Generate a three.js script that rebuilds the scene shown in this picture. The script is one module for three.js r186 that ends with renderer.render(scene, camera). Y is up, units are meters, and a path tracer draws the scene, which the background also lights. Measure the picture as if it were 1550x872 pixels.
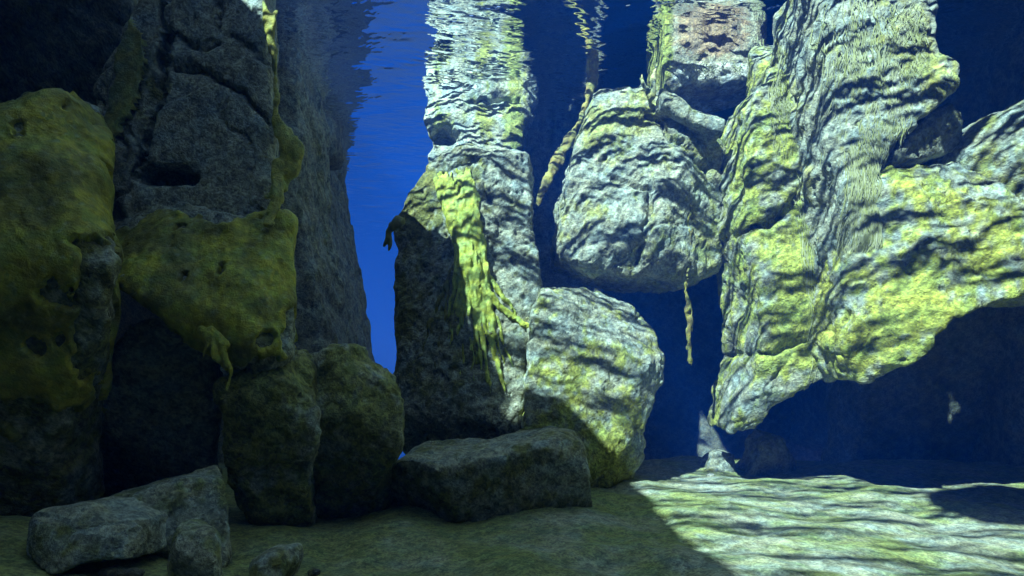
import * as THREE from 'three';
import { createNoise3D } from 'simplex-noise';

// ---------------------------------------------------------------- camera, sky, sun, exposure, water haze
const scene = new THREE.Scene();
const F = 837, CX = 775, HY = 560, EYE = 1.0;            // focal length and horizon of the photograph in its own pixels
const camera = new THREE.PerspectiveCamera(2 * Math.atan(HY / F) * 180 / Math.PI, 1550 / 872, 0.05, 400);
camera.setViewOffset(1550, 2 * HY, 0, 0, 1550, 872);       // a level camera with a raised lens
camera.aspect = 1550 / (2 * HY);
camera.position.set(0, EYE, 0);
camera.lookAt(0, EYE, -10);
camera.updateProjectionMatrix();

const SUN = new THREE.Vector3(-0.43, 0.616, 0.52).normalize();
{ // a bright sky with thin high haze
  const w = 64, h = 32, d = new Float32Array(w * h * 4);
  for (let y = 0; y < h; y++) for (let x = 0; x < w; x++) {
    const up = Math.max(0, (y + 0.5) / h * 2 - 1), t = Math.pow(1 - up, 2), o = (y * w + x) * 4;
    d[o] = 0.13 + 0.08 * t; d[o + 1] = 0.145 + 0.07 * t; d[o + 2] = 0.145 + 0.07 * t; d[o + 3] = 1;
  }
  const t = new THREE.DataTexture(d, w, h, THREE.RGBAFormat, THREE.FloatType); t.mapping = THREE.EquirectangularReflectionMapping; t.magFilter = t.minFilter = THREE.LinearFilter; t.needsUpdate = true;
  scene.background = t; scene.environment = t;
}
const sun = new THREE.DirectionalLight(new THREE.Color(1.0, 0.97, 0.9), 5);
sun.position.copy(SUN).multiplyScalar(20); sun.target.position.set(0, 0, -4); sun.position.add(sun.target.position);
sun.castShadow = true; sun.shadow.radius = 1.0; sun.shadow.mapSize.set(4096, 4096);
Object.assign(sun.shadow.camera, { left: -9, right: 9, top: 9, bottom: -9, near: 1, far: 60 });
scene.add(sun, sun.target);

const renderer = new THREE.WebGLRenderer({ antialias: true });
renderer.setSize(1024, 576);
renderer.toneMapping = THREE.LinearToneMapping;
renderer.toneMappingExposure = 5.2;
renderer.shadowMap.enabled = true;

scene.fog = new THREE.FogExp2(new THREE.Color().setRGB(0.003, 0.15, 1.0), 0.027);

// ---------------------------------------------------------------- noise, seeds
function rng(seed) { let a = seed >>> 0; return () => { a = (a + 0x6D2B79F5) >>> 0; let t = Math.imul(a ^ (a >>> 15), 1 | a); t = (t + Math.imul(t ^ (t >>> 7), 61 | t)) ^ t; return ((t ^ (t >>> 14)) >>> 0) / 4294967296; }; }
const N = createNoise3D(rng(11));
const fbm = (x, y, z, o) => { let s = 0, a = 0.5, f = 1; for (let i = 0; i < o; i++) { s += a * N(x * f + i * 7.3, y * f - i * 3.1, z * f + i * 5.7); a *= 0.5; f *= 2.03; } return s; };
const ridge = (x, y, z, o) => { let s = 0, a = 0.5, f = 1; for (let i = 0; i < o; i++) { s += a * (1 - 2 * Math.abs(N(x * f + i * 17.3, y * f - i * 3.1, z * f + i * 9.7))); a *= 0.5; f *= 2.1; } return s; };
const hash = (i, j, k) => { let h = Math.imul(i, 374761393) ^ Math.imul(j, 668265263) ^ Math.imul(k, 2147483647 ^ 0x5bd1e995); h = Math.imul(h ^ (h >>> 13), 1274126177); return ((h ^ (h >>> 16)) >>> 0) / 4294967296; };
function worley(x, y, z) { // nearest, second nearest, cell value
  const xi = Math.floor(x), yi = Math.floor(y), zi = Math.floor(z); let a = 9, b = 9, id = 0;
  for (let k = -1; k <= 1; k++) for (let j = -1; j <= 1; j++) for (let i = -1; i <= 1; i++) {
    const X = xi + i, Y = yi + j, Z = zi + k, h = hash(X, Y, Z);
    const dx = X + h - x, dy = Y + ((h * 7919) % 1) - y, dz = Z + ((h * 104729) % 1) - z, d = dx * dx + dy * dy + dz * dz;
    if (d < a) { b = a; a = d; id = h; } else if (d < b) b = d;
  }
  return [Math.sqrt(a), Math.sqrt(b), id];
}
const ss = (a, b, x) => { const t = Math.min(1, Math.max(0, (x - a) / (b - a))); return t * t * (3 - 2 * t); };
const smax = (a, b, k) => { const h = Math.max(k - Math.abs(a - b), 0) / k; return Math.max(a, b) + h * h * k * 0.25; };
const smin = (a, b, k) => -smax(-a, -b, k);
const at = (px, py, D) => new THREE.Vector3((px - CX) / F * D, EYE + (HY - py) / F * D, -D);   // a point the photograph shows at px, py, D metres away
const WATER = 4.456;

// ---------------------------------------------------------------- textures
function tileNoise(n, seed, octaves, base, fn) { // periodic value noise, n x n
  const out = new Float32Array(n * n);
  let amp = 1, tot = 0;
  for (let o = 0; o < octaves; o++) {
    const m = Math.min(n, base << o), r = rng(seed + o * 101), g = new Float32Array(m * m); for (let i = 0; i < m * m; i++) g[i] = r();
    const s = m / n;
    for (let y = 0; y < n; y++) { const fy = y * s, y0 = Math.floor(fy), ty = ss(0, 1, fy - y0), r0 = (y0 % m) * m, r1 = ((y0 + 1) % m) * m;
      for (let x = 0; x < n; x++) { const fx = x * s, x0 = Math.floor(fx), tx = ss(0, 1, fx - x0), a = x0 % m, b = (x0 + 1) % m;
        out[y * n + x] += amp * ((g[r0 + a] * (1 - tx) + g[r0 + b] * tx) * (1 - ty) + (g[r1 + a] * (1 - tx) + g[r1 + b] * tx) * ty); } }
    tot += amp; amp *= 0.62;
  }
  for (let i = 0; i < n * n; i++) { out[i] /= tot; if (fn) out[i] = fn(out[i]); }
  return out;
}
function texture(n, rgb, srgb) {
  const d = new Uint8Array(n * n * 4);
  for (let i = 0; i < n * n; i++) { const c = rgb(i); d[i * 4] = c[0] * 255; d[i * 4 + 1] = c[1] * 255; d[i * 4 + 2] = c[2] * 255; d[i * 4 + 3] = 255; }
  const t = new THREE.DataTexture(d, n, n); t.magFilter = t.minFilter = THREE.LinearFilter; t.wrapS = t.wrapT = THREE.RepeatWrapping;
  if (srgb) t.colorSpace = THREE.SRGBColorSpace; t.needsUpdate = true; return t;
}
const grainA = tileNoise(1024, 5, 6, 16), grainB = tileNoise(1024, 77, 5, 64), grainC = tileNoise(1024, 31, 4, 8);
const stretch = (v, k) => Math.min(1, Math.max(0, 0.5 + (v - 0.5) * k));
const rockMap = texture(1024, i => { const g = 0.8 + 0.28 * (stretch(grainB[i], 2.6) - 0.5) + 0.25 * (stretch(grainA[i], 2.5) - 0.5); const w = stretch(grainC[i], 2.5) - 0.5; return [Math.min(1, g * (1 + 0.08 * w)), Math.min(1, g), Math.min(1, g * (1 - 0.12 * w))]; }, true);
const rockBump = texture(1024, i => { const v = 0.55 * stretch(grainA[i], 2.2) + 0.45 * stretch(grainB[i], 2.4); return [v, v, v]; });
const algaeBump = texture(1024, i => { const v = 0.6 * stretch(grainA[i], 2) + 0.4 * stretch(grainB[i], 2); return [v, v, v]; });

const algaeMap = texture(1024, i => { const g = 0.85 + 0.22 * (stretch(grainA[i], 2.4) - 0.5), w = stretch(grainC[i], 2.5) - 0.5; return [Math.min(1, g * (1 + 0.12 * w)), Math.min(1, g), Math.min(1, g * (1 - 0.3 * w))]; }, true);
const siltMat = new THREE.MeshStandardMaterial({ name: 'silt', vertexColors: true, map: rockMap, bumpMap: rockBump, bumpScale: 0.003, roughness: 0.95 });
const rockMat = new THREE.MeshStandardMaterial({ name: 'basalt', vertexColors: true, map: rockMap, bumpMap: rockBump, bumpScale: 0.009, roughness: 0.9 });
const algaeMat = new THREE.MeshPhysicalMaterial({ name: 'algae', vertexColors: true, map: algaeMap, bumpMap: algaeBump, bumpScale: 0.006, roughness: 0.7, sheen: 0.3, sheenRoughness: 0.7, sheenColor: new THREE.Color(0.5, 0.6, 0.2) });
const strandMat = new THREE.MeshPhysicalMaterial({ name: 'algae_strand', vertexColors: true, roughness: 0.85, transmission: 0.35, thickness: 0, side: THREE.DoubleSide });

// ---------------------------------------------------------------- meshing a distance field (surface nets), splitting, finishing
function nets(sdf, lo, hi, h) {
  const nx = Math.ceil((hi[0] - lo[0]) / h) + 2, ny = Math.ceil((hi[1] - lo[1]) / h) + 2, nz = Math.ceil((hi[2] - lo[2]) / h) + 2;
  const v = new Float32Array(nx * ny * nz);
  let q = 0;
  for (let k = 0; k < nz; k++) for (let j = 0; j < ny; j++) for (let i = 0; i < nx; i++) {
    const edge = i === 0 || j === 0 || k === 0 || i === nx - 1 || j === ny - 1 || k === nz - 1;
    v[q++] = edge ? 0.5 * h : sdf(lo[0] + (i - 0.5) * h, lo[1] + (j - 0.5) * h, lo[2] + (k - 0.5) * h);
  }
  const id = new Int32Array(nx * ny * nz).fill(-1), pos = [], idx = [];
  const sx = 1, sy = nx, sz = nx * ny, E = [[0, 1], [2, 3], [4, 5], [6, 7], [0, 2], [1, 3], [4, 6], [5, 7], [0, 4], [1, 5], [2, 6], [3, 7]];
  const c = new Float32Array(8);
  for (let k = 0; k < nz - 1; k++) for (let j = 0; j < ny - 1; j++) for (let i = 0; i < nx - 1; i++) {
    const b = i + j * sy + k * sz; let m = 0;
    for (let t = 0; t < 8; t++) { c[t] = v[b + (t & 1) + ((t >> 1) & 1) * sy + (t >> 2) * sz]; if (c[t] < 0) m |= 1 << t; }
    if (m === 0 || m === 255) continue;
    let X = 0, Y = 0, Z = 0, n = 0;
    for (const [a, d] of E) { if ((c[a] < 0) === (c[d] < 0)) continue; const t = c[a] / (c[a] - c[d]);
      X += (a & 1) + t * ((d & 1) - (a & 1)); Y += ((a >> 1) & 1) + t * (((d >> 1) & 1) - ((a >> 1) & 1)); Z += (a >> 2) + t * ((d >> 2) - (a >> 2)); n++; }
    id[b] = pos.length / 3; pos.push(lo[0] + (i - 0.5 + X / n) * h, lo[1] + (j - 0.5 + Y / n) * h, lo[2] + (k - 0.5 + Z / n) * h);
  }
  const quad = (a, b, d, e, flip) => { if (flip) idx.push(a, d, b, a, e, d); else idx.push(a, b, d, a, d, e); };
  for (let k = 1; k < nz - 1; k++) for (let j = 1; j < ny - 1; j++) for (let i = 1; i < nx - 1; i++) {
    const b = i + j * sy + k * sz, s = v[b] < 0;
    if (s !== (v[b + sx] < 0)) quad(id[b - sy - sz], id[b - sz], id[b], id[b - sy], !s);
    if (s !== (v[b + sy] < 0)) quad(id[b - sx - sz], id[b - sx], id[b], id[b - sz], !s);
    if (s !== (v[b + sz] < 0)) quad(id[b - sx - sy], id[b - sy], id[b], id[b - sx], !s);
  }
  return { pos: Float32Array.from(pos), idx: Uint32Array.from(idx) };
}
function split(g) { // every triangle of the front and the sides into four
  const nn = normals(g.pos, g.idx), keepWhole = [], fine = [];
  for (let t = 0; t < g.idx.length; t += 3) { const a = g.idx[t], b = g.idx[t + 1], c = g.idx[t + 2]; (nn[a * 3 + 2] + nn[b * 3 + 2] + nn[c * 3 + 2] < -1.2 ? keepWhole : fine).push(a, b, c); }
  g = { pos: g.pos, idx: Uint32Array.from(fine) };
  const pos = Array.from(g.pos), out = new Uint32Array(g.idx.length * 4), seen = new Map(); let o = 0;
  const mid = (a, b) => { const k = a < b ? a * 4194304 + b : b * 4194304 + a; let m = seen.get(k);
    if (m === undefined) { m = pos.length / 3; seen.set(k, m); pos.push((pos[a * 3] + pos[b * 3]) / 2, (pos[a * 3 + 1] + pos[b * 3 + 1]) / 2, (pos[a * 3 + 2] + pos[b * 3 + 2]) / 2); } return m; };
  for (let t = 0; t < g.idx.length; t += 3) { const a = g.idx[t], b = g.idx[t + 1], c = g.idx[t + 2], x = mid(a, b), y = mid(b, c), z = mid(c, a);
    for (const i of [a, x, z, x, b, y, z, y, c, x, y, z]) out[o++] = i; }
  const all = new Uint32Array(out.length + keepWhole.length); all.set(out); all.set(keepWhole, out.length);
  return { pos: Float32Array.from(pos), idx: all };
}
function normals(pos, idx) {
  const n = new Float32Array(pos.length);
  for (let t = 0; t < idx.length; t += 3) {
    const a = idx[t] * 3, b = idx[t + 1] * 3, c = idx[t + 2] * 3;
    const ux = pos[b] - pos[a], uy = pos[b + 1] - pos[a + 1], uz = pos[b + 2] - pos[a + 2], vx = pos[c] - pos[a], vy = pos[c + 1] - pos[a + 1], vz = pos[c + 2] - pos[a + 2];
    const x = uy * vz - uz * vy, y = uz * vx - ux * vz, z = ux * vy - uy * vx;
    for (const i of [a, b, c]) { n[i] += x; n[i + 1] += y; n[i + 2] += z; }
  }
  for (let i = 0; i < n.length; i += 3) { const l = Math.hypot(n[i], n[i + 1], n[i + 2]) || 1; n[i] /= l; n[i + 1] /= l; n[i + 2] /= l; }
  return n;
}
function finish(pos, idx, color, tile = 0.8, keep) { // box-mapped uv in metres, vertices shared within each of three planes
  const n = normals(pos, idx), map = new Map(), P = [], Q = [], C = [], U = [], I = [];
  for (let t = 0; t < idx.length; t += 3) {
    if (keep && !keep(idx[t], idx[t + 1], idx[t + 2])) continue;
    let X = 0, Y = 0, Z = 0; for (let e = 0; e < 3; e++) { const i = idx[t + e] * 3; X += n[i]; Y += n[i + 1]; Z += n[i + 2]; }
    X = Math.abs(X); Y = Math.abs(Y); Z = Math.abs(Z);
    const ax = Z * 1.15 >= X && Z * 1.15 >= Y ? 2 : X >= Y ? 0 : 1;
    for (let e = 0; e < 3; e++) {
      const i = idx[t + e], k = i * 3 + ax; let m = map.get(k);
      if (m === undefined) {
        m = P.length / 3; map.set(k, m); const x = pos[i * 3], y = pos[i * 3 + 1], z = pos[i * 3 + 2];
        P.push(x, y, z); Q.push(n[i * 3], n[i * 3 + 1], n[i * 3 + 2]);
        const c = color(x, y, z, i); C.push(c[0], c[1], c[2]);
        if (ax === 2) U.push((x + 0.1 * y) / tile, (y - 0.1 * x) / tile); else if (ax === 0) U.push(z / tile + 0.37, y / tile + 0.2); else U.push(x / tile + 0.61, z / tile + 0.13);
      }
      I.push(m);
    }
  }
  const g = new THREE.BufferGeometry();
  g.setAttribute('position', new THREE.Float32BufferAttribute(P, 3)); g.setAttribute('normal', new THREE.Float32BufferAttribute(Q, 3));
  g.setAttribute('color', new THREE.Float32BufferAttribute(C, 3)); g.setAttribute('uv', new THREE.Float32BufferAttribute(U, 2)); g.setIndex(I);
  triangles += I.length / 3;
  return g;
}
let triangles = 0;

// ---------------------------------------------------------------- naming
const taken = {};
const numbered = n => { const k = taken[n] = (taken[n] ?? -1) + 1; return k ? `${n}_${String(k).padStart(3, '0')}` : n; };
function mesh(name, g, m, parent) { const o = new THREE.Mesh(g, m); o.name = name; o.castShadow = o.receiveShadow = true; parent.add(o); return o; }
function thing(name, label, category, group) { const o = new THREE.Group(); o.name = numbered(name); o.userData = { label, category }; if (group) o.userData.group = group; scene.add(o); return o; }
function structure(name, g, m) { const o = mesh(numbered(name), g, m, scene); o.userData.kind = 'structure'; return o; }

// ---------------------------------------------------------------- rocks
function polygon(points, D) {
  const P = points.map(([x, y]) => { const p = at(x, y, D); return [p.x, p.y]; }), n = P.length;
  const sd = (x, y) => {
    let d = 1e9, s = 1;
    for (let i = 0, j = n - 1; i < n; j = i++) {
      const ex = P[j][0] - P[i][0], ey = P[j][1] - P[i][1], wx = x - P[i][0], wy = y - P[i][1];
      const t = Math.min(1, Math.max(0, (wx * ex + wy * ey) / (ex * ex + ey * ey))), bx = wx - ex * t, by = wy - ey * t;
      d = Math.min(d, bx * bx + by * by);
      const a = y >= P[i][1], b = y < P[j][1], c = ex * wy > ey * wx;
      if ((a && b && c) || (!a && !b && !c)) s = -s;
    }
    return s * Math.sqrt(d);
  };
  const xs = P.map(p => p[0]), ys = P.map(p => p[1]);
  return { sd, lo: [Math.min(...xs), Math.min(...ys)], hi: [Math.max(...xs), Math.max(...ys)] };
}
function lineDistance(points, D) {
  const P = points.map(([x, y]) => { const p = at(x, y, D); return [p.x, p.y]; });
  return (x, y) => { let d = 1e9; for (let i = 1; i < P.length; i++) { const ex = P[i][0] - P[i - 1][0], ey = P[i][1] - P[i - 1][1], wx = x - P[i - 1][0], wy = y - P[i - 1][1], t = Math.min(1, Math.max(0, (wx * ex + wy * ey) / (ex * ex + ey * ey))); d = Math.min(d, Math.hypot(wx - ex * t, wy - ey * t)); } return d; };
}
// tones of bare basalt and of the algae that grows on it
const GREY = [0.39, 0.42, 0.36], WARM = [0.34, 0.32, 0.22], PALE = [0.58, 0.62, 0.55], DARK = [0.14, 0.14, 0.13];
const YELLOW = [0.46, 0.44, 0.04], OLIVE = [0.2, 0.2, 0.03], LIME = [0.38, 0.42, 0.07];
const blend = (a, b, t) => [a[0] + (b[0] - a[0]) * t, a[1] + (b[1] - a[1]) * t, a[2] + (b[2] - a[2]) * t];

/* spec: outline in photograph pixels at depth D; faces: planes [px, py, depth, dz/dx, dz/dy] that cut the front; back: thickness;
   h: mesh size; rough: strength of relief; strata: [ax, ay, az] frequencies; cracks: [[points], width, depth]; tint, film: colours; mats: [px, py, rx, ry] patches of thick algae */
function rockField(s) {
  const poly = polygon(s.outline, s.D), k = s.round ?? 0.035, warp = s.warp ?? 0.03, sd = (s.seed ?? 1) * 13.7;
  const faces = s.faces.map(([px, py, d, a, b]) => { const p = at(px, py, d); return [p.x, p.y, p.z, a, b, 1 / Math.hypot(1, a, b)]; });
  const cuts = (s.cuts ?? []).map(([px, py, D, a]) => { const p = at(px, py, D); return [p.x, p.z, a]; });
  const zb = -s.D - (s.back ?? 0.8), cr = rng(900 + (s.seed ?? 1)), chips = [], mid = [(poly.lo[0] + poly.hi[0]) / 2, (poly.lo[1] + poly.hi[1]) / 2]; // broken corners
  for (let i = 0; i < (s.chips ?? 8); i++) {
    const v = at(...s.outline[Math.floor(cr() * s.outline.length)], s.D), ex = v.x - mid[0], ey = v.y - mid[1], l = Math.hypot(ex, ey) || 1, a = 0.35 + 0.9 * cr(), tilt = (cr() - 0.5) * 0.8;
    const nx = ex / l * a - ey / l * tilt, ny = ey / l * a + ex / l * tilt, q = 1 / Math.hypot(nx, ny, 1), inset = 0.03 + 0.11 * cr();
    const px = v.x - ex * inset, py = v.y - ey * inset; let pz = 1e9; for (const [X, Y, Z, fa, fb] of faces) pz = Math.min(pz, Z + fa * (px - X) + fb * (py - Y));
    chips.push([px, py, pz, nx * q, ny * q, q]);
  }
  const cracks = (s.cracks ?? []).map(([pts, w, d]) => [lineDistance(pts, s.D), w, d * (s.crackDepth ?? 1)]);
  const holes = (s.holes ?? []).map(([px, py, rx, ry, d]) => { const p = at(px, py, s.D); return [p.x, p.y, rx / F * s.D, ry / F * s.D, d]; });
  const rough = s.rough ?? 1;
  const field = (x, y, z) => {
    const wx = warp * fbm(x * 2.2 + sd, y * 2.2, z * 2.2, 2), wy = warp * fbm(x * 2.2, y * 2.2 + sd, z * 2.2 + 9, 2);
    let d = poly.sd(x + wx * 2, y + wy * 2);
    for (const [X, Y, Z, a, b, l] of faces) d = smax(d, (z - Z - a * (x - X) - b * (y - Y)) * l + wx * 0.6, k);
    for (const [X, Y, Z, a, b, c] of chips) d = smax(d, (x - X) * a + (y - Y) * b + (z - Z) * c + wx * 0.4, k);
    for (const [X, Z, a] of cuts) d = smax(d, ((x - X) - a * (z - Z)) / Math.hypot(1, a) + wx, k);
    d = smax(d, zb - z, k);
    if (d < 0.3 && d > -0.3) {
      d += rough * (0.035 * fbm(x * 1.6 + sd, y * 1.6, z * 1.6, 2) + 0.01 - 0.02 * ridge(x * 1.9, y * 1.3 + sd, z * 1.9, 2));
      for (const [f, w, dep] of cracks) { const q = f(x + wx, y + wy) / (w * 1.3); if (q < 2.5) d += 0.5 * dep * Math.exp(-q * q); }
      for (const [X, Y, rx, ry, dep] of holes) { const q = ((x - X + wx) / rx) ** 2 + ((y - Y + wy) / ry) ** 2; if (q < 4) d += dep * ss(1.6, 0.5, q); }
    }
    return d;
  };
  return { field, cracks, lo: [poly.lo[0] - 0.15, poly.lo[1] - 0.15, zb - 0.15], hi: [poly.hi[0] + 0.15, poly.hi[1] + 0.15, Math.max(-s.D + 0.15, ...s.faces.map(f => -f[2])) + (s.front ?? 0.35)] };
}
const fields = {};
function largest(idx, keep) { // only the biggest connected piece
  const up = new Map(), find = a => { let r = a; while (up.get(r) !== r) r = up.get(r); while (up.get(a) !== r) { const n = up.get(a); up.set(a, r); a = n; } return r; };
  for (let t = 0; t < idx.length; t += 3) { const [a, b, c] = [idx[t], idx[t + 1], idx[t + 2]]; if (!(keep(a) && keep(b) && keep(c))) continue; for (const v of [a, b, c]) if (!up.has(v)) up.set(v, v); up.set(find(a), find(b)); up.set(find(b), find(c)); }
  const size = new Map(); for (const v of up.keys()) { const r = find(v); size.set(r, (size.get(r) ?? 0) + 1); }
  const best = [...size].sort((p, q) => q[1] - p[1])[0]?.[0];
  return (a, b, c) => up.has(a) && up.has(b) && up.has(c) && find(a) === best && find(b) === best && find(c) === best;
}
function rock(name, label, category, s) {
  const f = rockField(s); fields[s.key ?? label] = f;
  const o = thing(name, label, category, s.group);
  let g = nets(f.field, f.lo, f.hi, s.h ?? 0.035);
  for (let i = 0; i < (s.split ?? 1); i++) g = split(g);
  const n = normals(g.pos, g.idx), base = g.pos.slice(), sd = (s.seed ?? 1) * 5.3, r = s.rough ?? 1, st = s.strata ?? [1, 1, 1], pitted = s.pits ?? 0.5;
  for (let i = 0; i < g.pos.length; i += 3) {
    const x = base[i], y = base[i + 1], z = base[i + 2];
    const X = x * st[0], Y = y * st[1], Z = z * st[2];
    let d = 0.018 * ridge(X * 3 + sd, Y * 3, Z * 3, 2) + 0.015 * fbm(X * 9, Y * 9 + sd, Z * 9, 4);
    const w = worley(X * 7 + sd, Y * 7, Z * 7); d += 0.012 * (w[2] - 0.5) * ss(0, 0.2, w[1] - w[0]);
    const v = worley(x * 15, y * 15 + sd, z * 15); d -= pitted * 0.022 * ss(0.36, 0.1, v[0]) * (v[2] > 0.45 ? 1 : 0);
    d *= r;
    { const bl = s.blocks ?? [1.4, 0.009], u = 0.12 * N(x * 2, y * 2, z * 2 + sd), q = worley((x + u) * bl[0] + sd, (y + u * 0.6) * bl[0] * 0.8, (z + u) * bl[0]); d += bl[1] * (2 * q[2] - 1) * ss(0, 0.06, q[1] - q[0]) - bl[1] * ss(0.05, 0, q[1] - q[0]); }
    if (n[i + 2] > 0) for (const [cf, cw, dep] of f.cracks) { const q = cf(x + 0.03 * N(x * 5, y * 5, sd) + 0.01 * N(x * 17, y * 17, sd), y + 0.03 * N(x * 5, y * 5, sd + 7)) / (cw * 0.55); if (q < 2.5) d -= dep * Math.exp(-q * q * q); }
    for (let e = 0; e < 3; e++) g.pos[i + e] += n[i + e] * d;
  }
  const px = x => CX + x / s.D * F, py = y => HY - (y - EYE) / s.D * F;
  const tint = s.tint ?? GREY, film = s.film ?? OLIVE, amount = s.filmAmount ?? 0, zones = s.zones ?? [];
  const filmAt = (x, y, z) => {
    let m = amount + 0.55 * fbm(x * 2.3 + sd, y * 1.7, z * 2.3, 3) + 0.5 * fbm(x * 11, y * 8 + sd, z * 11, 3);
    for (const [zx, zy, rx, ry, wgt] of zones) { const q = ((px(x) - zx) / rx) ** 2 + ((py(y) - zy) / ry) ** 2; if (q < 4) m += wgt * Math.exp(-q); }
    return m;
  };
  const color = (x, y, z) => {
    const t = ss(-0.4, 0.45, fbm(x * 3 + sd, y * 3, z * 3, 3)), spot = fbm(x * 24, y * 24, z * 24 + sd, 2);
    let c = blend(blend(tint, WARM, 0.35 * t), PALE, ss(0.15, 0.5, spot) * 0.45);
    c = blend(c, DARK, ss(0.1, 0.55, -spot + 0.35 * fbm(x * 6, y * 6 + sd, z * 6, 2)) * 0.35);
    for (const [zx, zy, rx, ry, col] of s.blotches ?? []) { const q = ((px(x) - zx) / rx) ** 2 + ((py(y) - zy) / ry) ** 2; if (q < 3) c = blend(c, col, ss(0.0, 0.5, Math.exp(-q * q) - 0.25 + 0.6 * fbm(x * 14, y * 14, z * 14, 3))); }
    return blend(c, film, ss(0.0, 0.4, filmAt(x, y, z)) * 0.88);
  };
  mesh('stone', finish(g.pos, g.idx, color, 0.8), rockMat, o);
  if (s.mats) { // a slimy coat that lies on the stone and is torn open in places
    const P = base.slice(), M = new Float32Array(base.length / 3);
    for (let i = 0; i < base.length; i += 3) {
      const x = base[i], y = base[i + 1], z = base[i + 2]; let m = -0.55;
      for (const [zx, zy, rx, ry, wgt] of s.mats) { const q = ((px(x) - zx) / rx) ** 2 + ((py(y) - zy) / ry) ** 2; if (q < 5) m += (wgt ?? 1.2) * Math.exp(-q * q * 0.6); }
      m += 0.75 * fbm(x * 3.1 + 5, y * 2.2 + sd, z * 3.1, 3) + 0.35 * fbm(x * 10, y * 7, z * 10, 2);
      const hole = worley(x * 5.5 + sd, y * 5.5, z * 5.5); m -= 1.2 * ss(0.38, 0.1, hole[0] + 0.16 * N(x * 9, y * 9, z * 9)) * (hole[2] > 0.35 ? 1 : 0);
      M[i / 3] = m;
      const t = -0.045 + 0.078 * ss(-0.08, 0.16, m) + 0.022 * ss(0.1, 0.8, m) * fbm(x * 5, y * 2.2, z * 5 + sd, 3) + 0.007 * fbm(x * 20, y * 9, z * 20, 3);
      for (let e = 0; e < 3; e++) P[i + e] += n[i + e] * t * (s.coat ?? 1);
    }
    const ac = s.algae ?? YELLOW, ac2 = s.algae2 ?? OLIVE;
    const acol = (x, y, z) => blend(blend(ac, ac2, ss(-0.35, 0.45, fbm(x * 2.5 + sd, y * 2, z * 2.5, 3) + 0.35 * fbm(x * 14, y * 9, z * 14, 2))), PALE, 0.25 * ss(0.25, 0.5, fbm(x * 17, y * 17, z * 17, 2)));
    mesh('algae_mat', finish(P, g.idx, acol, 0.5, s.single ? largest(g.idx, v => M[v] > 0) : (a, b, c) => M[a] > -0.1 || M[b] > -0.1 || M[c] > -0.1), algaeMat, o);
  }
  return o;
}
const frontAt = (key, x, y) => { const f = fields[key]; for (let z = f.hi[2]; z > f.lo[2]; z -= 0.015) if (f.field(x, y, z) < 0) return z; return null; };

// ---------------------------------------------------------------- the setting: bed of the fissure, water, rock behind
function sheet(x0, x1, z0, z1, nx, nz, height) {
  const P = [], I = [];
  for (let j = 0; j <= nz; j++) for (let i = 0; i <= nx; i++) { const x = x0 + (x1 - x0) * i / nx, z = z0 + (z1 - z0) * j / nz; P.push(x, height(x, z), z); }
  for (let j = 0; j < nz; j++) for (let i = 0; i < nx; i++) { const a = j * (nx + 1) + i, b = a + 1, c = a + nx + 1, d = c + 1; I.push(a, c, b, b, c, d); }
  return { pos: Float32Array.from(P), idx: Uint32Array.from(I) };
}
const bed = (x, z) => 0.09 * fbm(x * 0.8, 3, z * 0.8, 3) + 0.012 * fbm(x * 4, 1, z * 4, 3) + 0.002 * N(x * 22, 0, z * 22) + 0.28 * ss(-0.9, -2.2, x) * ss(-4.5, -2.2, z) - 2.2 * ss(-6.2, -8, z);
{
  const g = sheet(-6, 7, 4, -8, 290, 290, bed);
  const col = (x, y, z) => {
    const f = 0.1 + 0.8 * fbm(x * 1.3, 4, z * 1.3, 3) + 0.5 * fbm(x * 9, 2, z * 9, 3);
    return blend(blend(blend([0.46, 0.48, 0.38], [0.34, 0.4, 0.14], ss(-0.25, 0.45, f)), [0.24, 0.27, 0.09], 0.75 * ss(-0.25, 0.25, 0.35 * (0.2 - x) + 0.6 * fbm(x * 2, 6, z * 2, 4))), [0.16, 0.15, 0.08], 0.6 * ss(0.42, 0.6, fbm(x * 19, 8, z * 19, 2)));  // olive darkening towards the left: shade put into the silt colour
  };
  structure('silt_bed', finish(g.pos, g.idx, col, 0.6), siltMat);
  const far = sheet(-56, 30, -7.9, -110, 60, 90, (x, z) => -2.2 - 22 * ss(-8, -10, z) + 0.1 * fbm(x * 0.3, 1, z * 0.3, 2));
  structure('lake_bed', finish(far.pos, far.idx, () => [0.4, 0.42, 0.3], 1.5), rockMat);
}
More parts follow.
